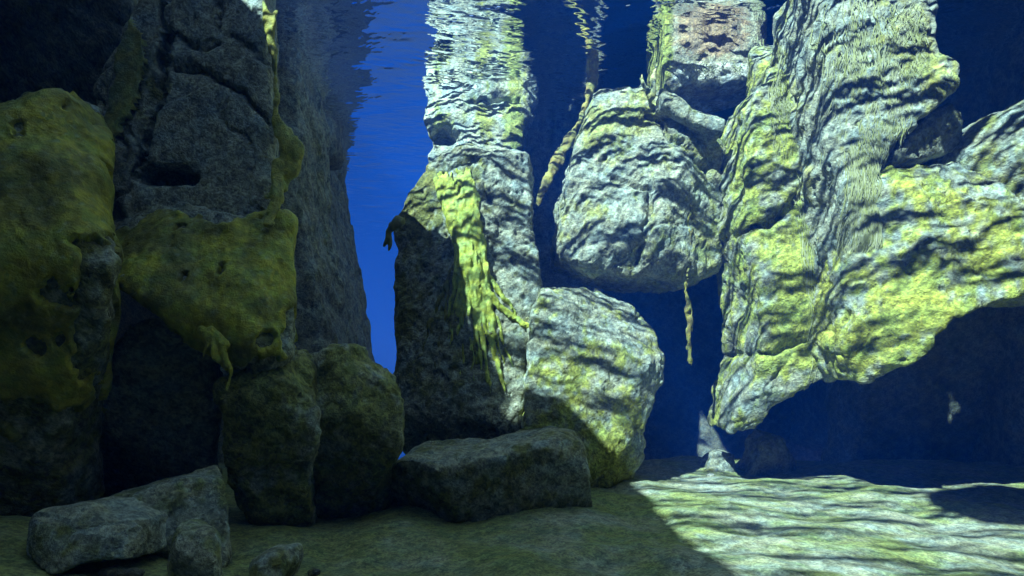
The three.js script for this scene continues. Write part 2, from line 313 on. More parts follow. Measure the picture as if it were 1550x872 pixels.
{ // the water's surface: wind ripples; they focus the sunlight that comes through; from below, beyond the critical angle, the surface mirrors (1 / 1.33 seen from inside)
  const n = 1024, S = 2.6, W = [], r = rng(4);
  for (let i = 0; i < 56; i++) { const band = i < 24 ? 0 : 1, kz = band ? 12 + Math.floor(r() * 44) : 15 + Math.floor(r() * 26), kx = Math.round((r() - 0.5) * kz * (band ? 2.2 : 0.9)); W.push([kx, kz, r() * 6.2832, (band ? 0.75 : 1) / (kz * kz + kx * kx) ** 0.78]); }
  for (let i = 0; i < 12; i++) { const kz = 5 + Math.floor(r() * 7), kx = Math.round((r() - 0.5) * kz * 1.2); W.push([kx, kz, r() * 6.2832, 0.65 / (kz * kz + kx * kx) ** 0.78]); }
  const H = new Float32Array(n * n), gust = tileNoise(n, 300, 2, 4, v => 0.45 + 1.1 * v); // gusts: ripples are livelier in patches
  for (const [kx, kz, ph, a] of W) {
    const cx = new Float32Array(n), sx = new Float32Array(n), cz = new Float32Array(n), sz = new Float32Array(n);
    for (let i = 0; i < n; i++) { const t = i / n * 6.2832; cx[i] = Math.cos(kx * t + ph); sx[i] = Math.sin(kx * t + ph); cz[i] = Math.cos(kz * t); sz[i] = Math.sin(kz * t); }
    for (let j = 0; j < n; j++) for (let i = 0; i < n; i++) H[j * n + i] += a * gust[j * n + i] * (cx[i] * cz[j] - sx[i] * sz[j]);
  }
  let h2 = 0; for (const v of H) h2 += v * v; h2 = 1 / Math.sqrt(h2 / n / n); for (let i = 0; i < n * n; i++) H[i] = Math.exp(-0.35 * H[i] * h2); // broad crests, sharper troughs
  const d = n / S, nd = new Float32Array(n * n * 4), gx = i => { const j = i - i % n; return (H[j + (i + 1) % n] - H[j + (i + n - 1) % n]) * d; }, gz = i => (H[(i + n) % (n * n)] - H[(i + n * n - n) % (n * n)]) * d;
  let g2 = 0; for (let i = 0; i < n * n; i++) g2 += gz(i) ** 2; const k = 0.046 / Math.sqrt(g2 / n / n); // slope of the ripples, root mean square
  for (let i = 0; i < n * n; i++) { const x = -k * gx(i), z = -k * gz(i), l = 1 / Math.hypot(x, z, 1), o = i * 4; nd[o] = 0.5 + 0.5 * x * l; nd[o + 1] = 0.5 + 0.5 * z * l; nd[o + 2] = 0.5 + 0.5 * l; nd[o + 3] = 1; }
  const ripples = new THREE.DataTexture(nd, n, n, THREE.RGBAFormat, THREE.FloatType); ripples.wrapS = ripples.wrapT = THREE.RepeatWrapping; ripples.magFilter = ripples.minFilter = THREE.LinearFilter; ripples.needsUpdate = true;
  const g = new THREE.PlaneGeometry(2, 1.5, 440, 400), p = g.attributes.position, uv = g.attributes.uv; // finest where it is seen close
  for (let i = 0; i < p.count; i++) {
    const u = p.getX(i), v = p.getY(i) + 0.25, x = 0.5 + 5 * u + 50 * u * u * u, z = -6.5 - 8 * v - 86 * v * v * v; p.setX(i, x); p.setZ(i, z); uv.setXY(i, x / S, z / S);
    p.setY(i, WATER + 0.006 * N(x * 0.9, 2, z * 1.4) + 0.0009 * N(x * 2.3, 7, z * 4.2));
  }
  g.computeVertexNormals();
  const o = structure('water_surface', g, new THREE.MeshPhysicalMaterial({ name: 'water', color: new THREE.Color().setRGB(0.64, 0.97, 1), normalMap: ripples, metalness: 0, roughness: 0.02, transmission: 1, thickness: 0, ior: 0.75, side: THREE.DoubleSide }));
  triangles += g.index.count / 3;
}

// ---------------------------------------------------------------- rocks in view
const LIT = { h: 0.028, split: 1 };
rock('standing_boulder', 'tall standing boulder in the middle with a thick green algae drape down its face', 'boulder', { ...LIT, key: 'pillar', chips: 3, D: 5.0, seed: 1, back: 0.9, filmAmount: -0.05, zones: [[640, 260, 60, 60, 0.5], [620, 430, 60, 120, 0.35]],
  outline: [[690, 205], [745, 206], [795, 213], [806, 235], [808, 330], [818, 425], [805, 500], [797, 600], [787, 690], [700, 740], [600, 740], [592, 640], [590, 560], [590, 380], [583, 340], [600, 290], [628, 245], [655, 220]],
  faces: [[755, 350, 4.98, -0.22, -0.12], [700, 330, 4.98, 0.45, -0.1], [735, 222, 5.1, 0, -1.1], [650, 235, 5.1, 0.5, -0.8]], pits: 0.9 });
rock('wedged_boulder', 'pale angular boulder wedged off the ground and reaching up to the water surface', 'boulder', { ...LIT, key: 'wedge', D: 5.0, seed: 2, back: 1.0, filmAmount: 0.0, film: [0.36, 0.37, 0.1], tint: [0.42, 0.45, 0.38], zones: [[930, 170, 60, 40, 0.5], [1080, 330, 50, 80, 0.3]],
  outline: [[896, 160], [908, 112], [914, 106], [985, 104], [1020, 140], [1072, 190], [1105, 208], [1150, 240], [1165, 300], [1155, 355], [1085, 415], [1050, 425], [955, 417], [905, 410], [845, 380], [850, 330], [862, 250], [880, 195]],
  faces: [[900, 300, 5.0, 0.22, -0.2], [1050, 300, 4.95, -0.38, 0.0], [960, 400, 4.95, 0, 0.7], [960, 150, 5.15, 0.1, -0.55]],
  cracks: [[[[985, 170], [1020, 215], [1080, 260]], 0.04, 0.07], [[[930, 270], [985, 290], [960, 400]], 0.035, 0.05]], strata: [1.5, 1, 1] });
rock('squat_boulder', 'rounded boulder under the wedged one, dappled all over with rippling sunlight', 'boulder', { ...LIT, key: 'squat', D: 4.7, seed: 3, back: 0.8, filmAmount: 0.02, film: [0.38, 0.4, 0.06], zones: [[900, 680, 80, 100, 0.4]],
  outline: [[815, 440], [830, 424], [870, 428], [925, 430], [965, 445], [1000, 480], [1017, 530], [1012, 570], [985, 620], [978, 670], [965, 760], [960, 800], [930, 820], [870, 820], [800, 760], [790, 640], [800, 560], [805, 480]],
  faces: [[890, 560, 4.65, -0.08, -0.22], [980, 600, 4.75, -0.9, 0], [880, 440, 4.8, 0, -1.2]] });
rock('flat_slab', 'long dark tilted slab lying on the bed in front of the standing boulder', 'rock slab', { h: 0.03, key: 'slab', D: 3.7, seed: 4, back: 0.9, tint: GREY, film: OLIVE, filmAmount: 0.1, round: 0.02, warp: 0.02, rough: 0.6,
  outline: [[545, 730], [610, 697], [700, 688], [790, 678], [850, 663], [885, 670], [895, 700], [914, 800], [912, 850], [800, 860], [640, 860], [545, 850]],
  faces: [[800, 715, 3.5, 0.08, -1.9], [760, 772, 3.3, 0.15, 1.5], [898, 740, 3.45, -1.6, 0.2]], strata: [1, 1, 1], pits: 1 });
rock('distant_column', 'pale rock column behind the standing boulder, mirrored in the water above it', 'rock column', { h: 0.045, key: 'column', D: 6.7, seed: 5, back: 0.8, tint: [0.6, 0.66, 0.58], rough: 0.7, pits: 0.1, film: LIME, filmAmount: -0.15, zones: [[780, 170, 20, 90, 0.7], [660, 150, 20, 60, 0.4], [735, 190, 12, 60, 0.6]],
  outline: [[632, 60], [812, 60], [812, 135], [798, 180], [775, 240], [750, 330], [660, 330], [650, 220], [640, 160]], faces: [[720, 200, 6.7, 0.1, -0.1]], holes: [[668, 200, 14, 16, 0.5], [680, 206, 12, 9, 0.5]], warp: 0.07, cracks: [[[[710, 150], [785, 148]], 0.03, 0.08]] });
rock('hanging_block', 'tan block with a white lower lip jammed high beside the wedged boulder', 'rock block', { h: 0.03, key: 'chock', D: 5.6, seed: 6, back: 0.7, tint: [0.48, 0.45, 0.33], film: LIME, filmAmount: -0.3, zones: [[1006, 60, 14, 90, 1.2]], rough: 0.35, round: 0.03,
  blotches: [[1090, 108, 90, 17, [0.82, 0.84, 0.8]], [1080, 60, 60, 26, [0.46, 0.33, 0.22]]],  // pale band along the lower edge, brown patch above it
  outline: [[985, -70], [1175, -70], [1170, 60], [1164, 116], [1130, 122], [1090, 125], [1045, 124], [1022, 140], [1008, 136], [1004, 60]], faces: [[1090, 50, 5.6, 0.02, 0.05], [1150, 60, 5.6, -0.8, 0]] });
rock('thin_slab', 'thin slab leaning out from the top of the wedged boulder', 'rock slab', { h: 0.018, key: 'thin', chips: 0, D: 4.85, seed: 7, back: 0.25, round: 0.05, rough: 0.4, filmAmount: -0.1,
  outline: [[998, 128], [1014, 138], [1060, 165], [1094, 186], [1093, 208], [1078, 208], [1040, 180], [1000, 160]], faces: [[1045, 170, 4.8, 0.05, -0.1]] });
rock('leaning_column', 'tall narrow column of the right wall ending in a hanging point above the bed', 'rock column', { ...LIT, key: 'right', chips: 5, D: 4.4, seed: 8, back: 0.9, film: [0.42, 0.46, 0.06], filmAmount: 0.16, zones: [[1210, 440, 50, 110, 0.6], [1200, 200, 30, 80, 0.3]],
  outline: [[1150, 140], [1168, 112], [1195, 90], [1205, -90], [1300, -90], [1330, 200], [1310, 400], [1310, 540], [1265, 560], [1230, 582], [1180, 610], [1165, 650], [1130, 662], [1140, 600], [1150, 540], [1155, 460], [1145, 380], [1135, 310], [1145, 220]],
  faces: [[1220, 350, 4.4, 0.25, -0.1], [1200, 150, 4.45, 0.1, -0.3], [1200, 560, 4.4, 0.2, 0.25]], cracks: [[[[1145, 340], [1180, 325], [1225, 285]], 0.03, 0.09], [[[1150, 540], [1230, 505], [1290, 500]], 0.025, 0.06], [[[1205, 140], [1225, 200], [1235, 250]], 0.03, 0.06]] });
rock('algae_hung_rock', 'upper rock of the right wall, hung with long pale algae filaments', 'rock', { ...LIT, key: 'upper', chips: 4, strata: [2, 0.6, 2], D: 3.95, seed: 9, back: 0.9, film: [0.46, 0.45, 0.1], filmAmount: 0.0, zones: [[1380, 90, 60, 70, 0.4]],
  outline: [[1250, -90], [1410, -90], [1415, 60], [1440, 110], [1437, 140], [1385, 180], [1345, 230], [1325, 280], [1322, 420], [1312, 560], [1296, 555], [1285, 400], [1265, 240]],
  faces: [[1340, 150, 3.9, 0.15, -0.12], [1300, 300, 3.9, 0.5, -0.05]], pits: 1 });
rock('broad_block', 'broad block of the right wall overhanging the black recess', 'rock block', { ...LIT, key: 'broad', D: 3.75, seed: 10, back: 0.7, film: [0.44, 0.46, 0.05], filmAmount: 0.2, zones: [[1380, 480, 70, 80, 0.5]],
  outline: [[1322, 262], [1345, 247], [1480, 228], [1500, 260], [1550, 330], [1680, 430], [1680, 440], [1550, 440], [1480, 455], [1425, 475], [1400, 520], [1345, 580], [1325, 577], [1302, 520], [1308, 400]],
  faces: [[1420, 350, 3.7, 0.2, -0.2], [1340, 400, 3.75, 0.6, 0], [1420, 250, 3.8, 0, -0.8]], pits: 0.8 });
rock('wedge_stone', 'small shaded stone jammed above the broad block', 'stone', { h: 0.026, key: 'small', D: 3.95, seed: 11, back: 0.5, film: OLIVE, filmAmount: 0.0, rough: 0.7,
  outline: [[1338, 232], [1400, 172], [1440, 147], [1475, 188], [1482, 222], [1350, 246]], faces: [[1420, 200, 3.95, -0.3, 0.35]] });
rock('overhanging_boulder', 'dark boulder overhanging the top of the right wall', 'boulder', { h: 0.035, key: 'overhang', D: 3.4, seed: 12, back: 1.0, tint: GREY,
  outline: [[1448, 70], [1470, 30], [1500, -10], [1515, -90], [1760, -90], [1760, 190], [1550, 140], [1505, 165], [1490, 215], [1455, 150], [1440, 110]], faces: [[1520, 60, 3.9, 0.1, 1.3], [1470, 100, 3.9, 0.5, 1.0]], front: 1.1 });
rock('edge_boulder', 'rounded algae-speckled boulder at the end of the right wall below the overhang', 'boulder', { h: 0.03, key: 'edge', D: 3.7, seed: 13, back: 0.8, film: [0.3, 0.3, 0.05], filmAmount: 0.05,
  outline: [[1500, 195], [1530, 150], [1620, 120], [1760, 120], [1760, 420], [1620, 380], [1545, 320], [1512, 262]], faces: [[1560, 230, 3.7, 0.3, 0.3]] });

// left wall
rock('grey_cliff', 'tall grey cracked cliff face of the left wall', 'cliff', { h: 0.028, key: 'cliff', chips: 3, cuts: [[424, 200, 3.45, 0.5]], D: 3.5, seed: 20, back: 0.9, tint: [0.43, 0.46, 0.4], filmAmount: -0.25, rough: 0.5, pits: 0.2, crackDepth: 0.5, blocks: [1.25, 0.026], mats: [[190, 90, 30, 70, 1.0], [165, 190, 30, 50, 0.8], [425, 440, 30, 70, 1.0]], coat: 0.7, single: true, algae: [0.4, 0.41, 0.09], algae2: [0.24, 0.26, 0.1], zones: [[190, 110, 60, 90, 0.5]], strata: [1.6, 0.8, 1],
  outline: [[95, 92], [150, 50], [150, -90], [398, -90], [408, 60], [420, 150], [418, 260], [440, 310], [447, 420], [457, 540], [350, 600], [250, 480], [200, 350], [165, 290], [130, 190]],
  faces: [[330, 150, 3.45, 0.12, -0.06], [180, 150, 3.45, 0.5, 0.0], [410, 200, 3.45, -0.7, 0]],
  cracks: [[[[245, -60], [240, 60], [235, 130], [212, 250]], 0.03, 0.14], [[[245, 45], [300, 70], [330, 65]], 0.022, 0.08], [[[243, 85], [310, 112], [360, 140], [412, 185]], 0.022, 0.09], [[[330, 0], [333, 50]], 0.02, 0.06], [[[120, 130], [165, 175], [190, 240]], 0.02, 0.06], [[[350, 60], [405, 95]], 0.018, 0.05]],
  holes: [[232, 264, 26, 13, 0.22], [262, 266, 30, 12, 0.22], [284, 272, 20, 9, 0.15]] });
rock('algae_boulder', 'near boulder of the left wall smothered in yellow-green algae', 'boulder', { h: 0.028, key: 'algae', cuts: [[176, 300, 2.6, 0.85]], D: 2.6, seed: 37, back: 0.9, tint: GREY, film: OLIVE, filmAmount: 0.2, mats: [[40, 200, 90, 110], [60, 330, 110, 120], [20, 500, 80, 140, 1.0]],
  outline: [[-120, 60], [0, 62], [10, 98], [38, 115], [60, 150], [100, 180], [115, 230], [125, 290], [140, 340], [180, 400], [178, 480], [110, 545], [70, 610], [40, 700], [20, 900], [-120, 900]],
  faces: [[40, 250, 2.55, -0.5, -0.35], [60, 450, 2.5, -0.4, 0.4]] });
rock('algae_shelf', 'sloping shelf at the cliff foot draped in bright yellow-green algae full of holes', 'rock shelf', { h: 0.026, key: 'shelf', cuts: [[446, 400, 3.1, 0.5]], D: 3.1, seed: 22, back: 0.8, tint: GREY, filmAmount: -0.1, mats: [[230, 370, 80, 60, 1.3], [300, 430, 90, 60, 1.3], [380, 350, 60, 60, 1.1], [395, 440, 40, 60, 1], [280, 500, 40, 50, 1.1], [370, 520, 50, 50, 0.9]], algae: [0.54, 0.53, 0.05],
  outline: [[90, 230], [150, 262], [185, 288], [270, 292], [330, 300], [400, 312], [432, 300], [441, 420], [452, 520], [400, 575], [340, 585], [325, 530], [250, 475], [200, 440], [90, 420]],
  faces: [[300, 400, 3.1, -0.15, -0.55], [330, 520, 3.0, -0.1, 0.1]] });
rock('undercut_boulder', 'big black undercut boulder beneath the algae shelf', 'boulder', { h: 0.035, key: 'undercut', cuts: [[345, 650, 2.95, 0.6]], D: 2.95, seed: 23, back: 0.9, tint: GREY, filmAmount: -0.25,
  outline: [[-60, 860], [20, 660], [80, 570], [160, 480], [250, 450], [325, 520], [342, 600], [348, 725], [340, 860]], faces: [[220, 500, 2.8, 0.05, 0.75], [330, 600, 2.95, -0.6, 0.4]] });
rock('mossy_boulder', 'rough boulder with a mossy top beside the undercut boulder', 'boulder', { h: 0.028, key: 'mossy', cuts: [[482, 650, 3.15, 0.45]], D: 3.15, seed: 24, back: 0.7, tint: GREY, filmAmount: 0.4, film: [0.26, 0.27, 0.05], rough: 1.1,
  outline: [[336, 575], [380, 548], [400, 528], [432, 532], [446, 560], [470, 600], [490, 660], [485, 760], [470, 850], [336, 850]], faces: [[400, 600, 3.05, -0.1, 0.35], [400, 550, 3.15, 0, -0.9]] });
rock('jutting_boulder', 'boulder jutting out towards the blue gap beside the mossy one', 'boulder', { h: 0.03, key: 'jut', cuts: [[612, 640, 3.4, 0.3]], D: 3.4, seed: 25, back: 0.7, tint: GREY, filmAmount: 0.35, film: [0.26, 0.27, 0.05],
  outline: [[440, 540], [480, 518], [516, 516], [526, 545], [550, 555], [600, 597], [616, 640], [600, 672], [570, 730], [540, 830], [440, 830]], faces: [[520, 590, 3.3, -0.1, 0.6], [520, 550, 3.45, -0.2, -1.0]] });
rock('low_ledge', 'low flat-topped ledge on the silt under the undercut boulder', 'rock ledge', { h: 0.025, key: 'ledge', cuts: [[350, 790, 2.5, 0.6]], D: 2.55, seed: 26, back: 0.6, tint: GREY, film: [0.2, 0.22, 0.06], filmAmount: 0.1, rough: 0.4, round: 0.03, warp: 0.02, pits: 1,
  outline: [[90, 770], [160, 752], [250, 732], [330, 727], [350, 755], [350, 860], [90, 860]], faces: [[280, 770, 2.42, 0.05, 0.5], [250, 745, 2.6, 0, -1.6]] });
rock('block_stone', 'small squared stone standing on the silt in front of the low ledge', 'stone', { h: 0.016, key: 'cube', cuts: [[328, 840, 2.2, 0.6]], D: 2.2, seed: 27, back: 0.25, tint: GREY, film: [0.2, 0.22, 0.06], filmAmount: 0.05, rough: 0.35, round: 0.05, pits: 1,
  outline: [[244, 818], [260, 811], [312, 812], [328, 836], [326, 900], [246, 900]], faces: [[285, 838, 2.18, 0.2, 0.25], [285, 820, 2.2, 0, -2]] });
rock('pitted_stone', 'flat pitted stone lying on the silt beside the low ledge', 'stone', { h: 0.016, key: 'pitted', D: 2.3, seed: 28, back: 0.35, tint: GREY, rough: 0.4, round: 0.06, pits: 1, 
  outline: [[40, 785], [70, 776], [120, 778], [180, 805], [190, 850], [40, 850]], faces: [[100, 800, 2.25, 0, -1.2]] });
rock('corner_stone', 'small pointed stone lying in the silt near the slab end', 'stone', { h: 0.014, key: 'corner', D: 2.4, seed: 29, back: 0.2, tint: GREY, rough: 0.35, round: 0.04, filmAmount: 0.1,
  outline: [[372, 860], [395, 842], [425, 836], [432, 862], [425, 885], [375, 885]], faces: [[400, 850, 2.38, 0, -0.9]] });
rock('black_overhang', 'black overhanging rock in the corner above the algae boulder', 'rock', { h: 0.05, key: 'black', chips: 0, D: 3.9, seed: 30, back: 0.8, tint: GREY,
  outline: [[-260, -140], [190, -140], [190, 300], [-260, 300]], faces: [[60, 60, 3.9, 0, 0.5]] });

// walls behind and around, above the water too: the fissure is closed but for the strip of sky over it; unseen rocks over the water are set there for shade
function wall(name, lo, hi, h, seed, tint, rough = 1) {
  const c = lo.map((v, i) => (v + hi[i]) / 2), e = lo.map((v, i) => (hi[i] - v) / 2);
  const f = (x, y, z) => { const w = 0.5 * fbm(x * 0.5 + seed, y * 0.4, z * 0.5, 3) + 0.12 * ridge(x * 1.5, y * 0.8 + seed, z * 1.5, 2); return smax(smax(Math.abs(x - c[0]) - e[0], Math.abs(y - c[1]) - e[1], 0.2), Math.abs(z - c[2]) - e[2], 0.2) + 0.5 * rough * w; };
  const g = nets(f, lo.map(v => v - 0.5), hi.map(v => v + 0.5), h);
  return structure(name, finish(g.pos, g.idx, (x, y, z) => blend(tint, WARM, ss(-0.3, 0.4, fbm(x * 2, y * 2, z * 2 + seed, 3))), 1), rockMat);
}
wall('fissure_wall', [-7.5, -0.5, -9], [-5.2, 5.2, 5], 0.2, 50, GREY);
wall('fissure_wall', [-55, -26, -9.5], [-7, 5.2, -8.4], 0.5, 58, GREY);
wall('fissure_wall', [-55, -26, -98], [-52, 5.5, -8], 0.8, 57, GREY);
wall('fissure_wall', [-55, -26, -101], [13, 5.5, -97], 0.8, 52, GREY);
wall('fissure_wall', [8, -26, -98], [12, 5.5, -11.5], 0.8, 51, GREY);
wall('fissure_wall', [5.4, -0.5, -12], [8, 8.8, 5], 0.2, 62, GREY);
wall('fissure_wall', [-7, -0.5, 3.0], [8, 5.8, 5.4], 0.2, 53, GREY);
wall('unseen_shade_rock', [-6, 4.1, -1.0], [-2.5, 5.2, 4], 0.12, 54, GREY, 0.4);  // unseen left rim over the water, shaped to set the shadow edge
wall('unseen_shade_rock', [-6, 4.1, -4.2], [-3.0, 5.25, -1.1], 0.12, 56, GREY, 0.5);  // unseen rim further back, shaped for the same shadow edge
wall('unseen_shade_rock', [-6, 4.1, -8.7], [-2.6, 5.2, -4.3], 0.15, 55, GREY, 0.5);  // unseen, added to keep the sun off the far left walls
wall('unseen_shade_rock', [0.35, 4.7, -12], [5.5, 6.0, -5.75], 0.15, 59, GREY, 0.3);  // unseen cap added to keep the gap behind the boulders dark
wall('unseen_shade_rock', [-0.3, 4.8, -0.2], [3, 5.4, 0.55], 0.12, 65, GREY, 0.3);  // unseen bridging rock added to shade the right part of the floor
wall('unseen_shade_rock', [2.2, 4.75, -6], [6, 9, 4], 0.18, 63, GREY, 0.5);  // unseen, added to cut the sky light from the right
wall('unseen_shade_rock', [-6, 4.75, 2.4], [6, 5.5, 4], 0.18, 64, GREY, 0.3);  // unseen, added to cut the sky light from behind

rock('far_wall', 'hazy blue rock wall of the fissure behind the grey cliff', 'rock wall', { h: 0.06, key: 'far', chips: 0, D: 6.2, seed: 40, back: 1.2, tint: GREY, filmAmount: -0.1, strata: [1.5, 0.5, 1.5],
  outline: [[300, 40], [440, 40], [452, 200], [448, 300], [470, 400], [484, 520], [505, 700], [300, 720]], faces: [[430, 300, 6.2, -0.4, 0]] });
rock('distant_wall', 'faint far end of the left fissure wall beside the bright blue gap', 'rock wall', { h: 0.08, key: 'distant', chips: 0, D: 8.6, seed: 41, back: 1.6, tint: GREY, filmAmount: -0.1, strata: [1.2, 0.4, 1.2],
  outline: [[290, 160], [470, 160], [482, 260], [496, 330], [512, 420], [528, 520], [560, 720], [290, 760]], faces: [[500, 300, 8.6, -0.3, 0]] });
rock('shadowed_wall', 'dark blue wall deep in the gap between the wedged boulder and the leaning column', 'rock wall', { h: 0.11, split: 0, key: 'dark', chips: 0, D: 10.5, seed: 42, back: 1.2, outline: [[890, 200], [890, 120], [1500, 120], [1500, 760], [890, 760]], faces: [[1000, 400, 10.5, 0.05, 0.1]] });
rock('shadowed_wall', 'dark wall seen in the narrow gap between the standing and the wedged boulder', 'rock wall', { h: 0.08, split: 0, key: 'dark2', chips: 0, D: 8.0, seed: 44, back: 0.8, outline: [[700, 60], [905, 60], [915, 400], [900, 760], [690, 760]], faces: [[800, 400, 8.0, 0.05, 0.1]] });
rock('recess_wall', 'black recessed wall under the broad block', 'rock wall', { h: 0.06, split: 0, key: 'recess', chips: 0, D: 6.4, seed: 43, back: 1.2, tint: GREY, outline: [[1325, 380], [1900, -90], [1900, 900], [1330, 800], [1335, 560]], faces: [[1480, 600, 6.4, 0.2, 0.3]] });

// ---------------------------------------------------------------- loose algae, pebbles
// chains: [[px, py, depth or key of the rock it lies on, radius], ...] joined into one soft body
function goo(name, label, category, chains, o = {}) {
  const h = o.h ?? 0.012, C = chains.map(ch => ch.map(([px, py, D, r]) => {
    let p; if (typeof D === 'string') { let d = o.D; p = at(px, py, d); const z = frontAt(D, p.x, p.y); if (z !== null) { p = at(px, py, -z - r * (o.lift ?? 0.4)); } } else p = at(px, py, D);
    return [p.x, p.y, p.z, r]; }));
  const lo = [9, 9, 9], hi = [-9, -9, -99]; lo[2] = 99;
  for (const ch of C) for (const q of ch) for (let e = 0; e < 3; e++) { lo[e] = Math.min(lo[e], q[e] - q[3] - 0.04); hi[e] = Math.max(hi[e], q[e] + q[3] + 0.04); }
  const flat = o.flat ?? 1, sd = o.seed ?? 3;
  const field = (x, y, z) => {
    let d = 9; const wx = 0.018 * N(x * 9 + sd, y * 5, z * 9), wz = 0.012 * N(x * 9, y * 6 + sd, z * 9);
    for (const ch of C) for (let i = 1; i < ch.length; i++) {
      const a = ch[i - 1], b = ch[i], ex = b[0] - a[0], ey = b[1] - a[1], ez = b[2] - a[2], X = x + wx - a[0], Y = y - a[1], Z = z + wz - a[2];
      const t = Math.min(1, Math.max(0, (X * ex + Y * ey + Z * ez) / (ex * ex + ey * ey + ez * ez))), r = a[3] + (b[3] - a[3]) * t;
      const dd = Math.hypot(X - ex * t, Y - ey * t, (Z - ez * t) / flat) - r; d = smin(d, dd, o.k ?? 0.03);
    }
    return d + 0.012 * fbm(x * 26 + sd, y * 5, z * 26, 3) * (o.rag ?? 1);
  };
  const g = nets(field, lo, hi, h), c1 = o.color ?? LIME, c2 = o.color2 ?? YELLOW;
  const m = mesh(numbered(name), finish(g.pos, g.idx, (x, y, z) => blend(c1, c2, ss(-0.3, 0.4, fbm(x * 9, y * 4 + sd, z * 9, 3))), 0.4), algaeMat, scene);
  m.userData = { label, category }; return m;
}
{ // many limp strands that fall together from the boulder's shoulder
  const r = rng(17), K = 'pillar', C = [];
  const tops = [[658, 272], [666, 264], [674, 268], [682, 262], [690, 270], [698, 262], [706, 256], [711, 258], [713, 266]], waist = [[694, 372], [700, 380], [706, 384], [710, 388], [714, 390], [718, 388], [722, 386], [726, 384], [730, 390]], ends = [[672, 500], [682, 520], [694, 505], [716, 575], [728, 560], [744, 590], [764, 592], [778, 560], [803, 500]];
  for (let q = 0; q < 18; q++) { const i = q % 9, o = q < 9 ? 0 : 1, [a, b] = tops[i].map(v => v + o * (r() - 0.5) * 14), [c, d] = waist[i].map(v => v + o * (r() - 0.5) * 14), [e, f] = ends[i].map(v => v + o * (r() - 0.5) * 44), j = () => (r() - 0.5) * 6, big = 0.022 + 0.016 * r();
    C.push([[a, b, K, 0.014], [a + (c - a) * 0.3 + j(), b + (d - b) * 0.3, K, big], [a + (c - a) * 0.65 + j(), b + (d - b) * 0.65, K, big * 1.15], [c, d, K, big], [c + (e - c) * 0.25 + j(), d + (f - d) * 0.35, K, big * 0.8], [c + (e - c) * 0.6 + j(), d + (f - d) * 0.7, K, big * 0.5], [e, f, K, 0.008]]); }
  C.push([[716, 410, K, 0.05], [735, 440, K, 0.04], [765, 472, K, 0.028], [802, 497, K, 0.026]], [[690, 340, K, 0.05], [708, 400, K, 0.055], [720, 450, K, 0.03]]);
  goo('algae_drape', 'thick lime green algae drape hanging over the face of the standing boulder', 'algae', C, { D: 5, h: 0.0105, k: 0.008, rag: 1.2, lift: 1.1, color: [0.5, 0.58, 0.13], color2: [0.38, 0.44, 0.06] });
}
goo('algae_film', 'thin olive algae strands spread over the shaded flank of the standing boulder', 'algae', [
  [[688, 400, 'pillar', 0.02], [668, 450, 'pillar', 0.022], [650, 495, 'pillar', 0.018], [640, 540, 'pillar', 0.01]],
  [[680, 430, 'pillar', 0.016], [676, 480, 'pillar', 0.016], [664, 520, 'pillar', 0.012], [660, 560, 'pillar', 0.008]]], { D: 5, color: OLIVE, color2: [0.24, 0.24, 0.04] });
goo('hanging_algae', 'brown and yellow algae ribbon hanging from the water beside the wedged boulder', 'algae', [
  [[898, 96, 6.3, 0.077], [895, 125, 6.3, 0.056], [887, 160, 6.3, 0.035], [877, 185, 6.3, 0.032], [862, 212, 6.3, 0.052], [845, 240, 6.3, 0.066], [830, 272, 6.3, 0.063], [818, 300, 6.3, 0.035], [815, 312, 6.3, 0.014]]], { flat: 0.5, color: [0.46, 0.43, 0.12], color2: [0.3, 0.24, 0.08], rag: 2.2, h: 0.016 });
goo('hanging_algae', 'thin brown algae strand dangling from the underside of the wedged boulder', 'algae', [
  [[1042, 300, 'wedge', 0.014], [1044, 350, 'wedge', 0.013], [1041, 405, 'wedge', 0.011], [1040, 430, 4.75, 0.011], [1041, 470, 4.75, 0.018], [1045, 500, 4.75, 0.014], [1042, 525, 4.75, 0.020], [1046, 545, 4.75, 0.010], [1046, 556, 4.75, 0.006]]], { D: 5.0, color: [0.36, 0.35, 0.08], color2: [0.22, 0.18, 0.06], rag: 1.5 });
goo('algae_fringe', 'ragged yellow algae fringe growing along the edge of the grey cliff', 'algae', [
  [[396, 5, 3.42, 0.02], [408, 35, 3.42, 0.035], [411, 75, 3.42, 0.02], [416, 120, 3.42, 0.015], [418, 155, 3.42, 0.016], [421, 185, 3.4, 0.03], [432, 205, 3.4, 0.045], [442, 228, 3.4, 0.055], [440, 255, 3.4, 0.055], [428, 282, 3.38, 0.03], [404, 298, 3.3, 0.015]],
  [[420, 18, 3.42, 0.012], [411, 32, 3.42, 0.016], [406, 45, 3.42, 0.02]], [[440, 215, 3.4, 0.03], [452, 222, 3.4, 0.014]], [[420, 250, 3.38, 0.04], [418, 300, 3.3, 0.03], [408, 340, 3.2, 0.02]]], { h: 0.011, flat: 0.6, color: [0.45, 0.44, 0.1], color2: [0.38, 0.38, 0.06] });
goo('algae_spire', 'pale pointed tuft of algae standing on top of the wedged boulder', 'algae', [
  [[992, 92, 4.97, 0.006], [991, 106, 4.97, 0.012], [989, 122, 4.97, 0.022], [988, 145, 5.0, 0.035]], [[972, 112, 5.0, 0.006], [974, 128, 5.0, 0.018], [986, 150, 5.02, 0.03]]], { h: 0.009, k: 0.015, color: [0.5, 0.5, 0.36], color2: [0.4, 0.42, 0.2], rag: 1 });
goo('algae_tuft', 'small dark tuft of algae on the outer edge of the standing boulder', 'algae', [[[604, 335, 5.05, 0.05], [588, 352, 5.1, 0.03], [581, 372, 5.1, 0.01]], [[592, 340, 5.12, 0.03], [590, 362, 5.1, 0.018], [587, 380, 5.1, 0.008]]], { color: OLIVE, color2: [0.3, 0.3, 0.06], k: 0.01 });
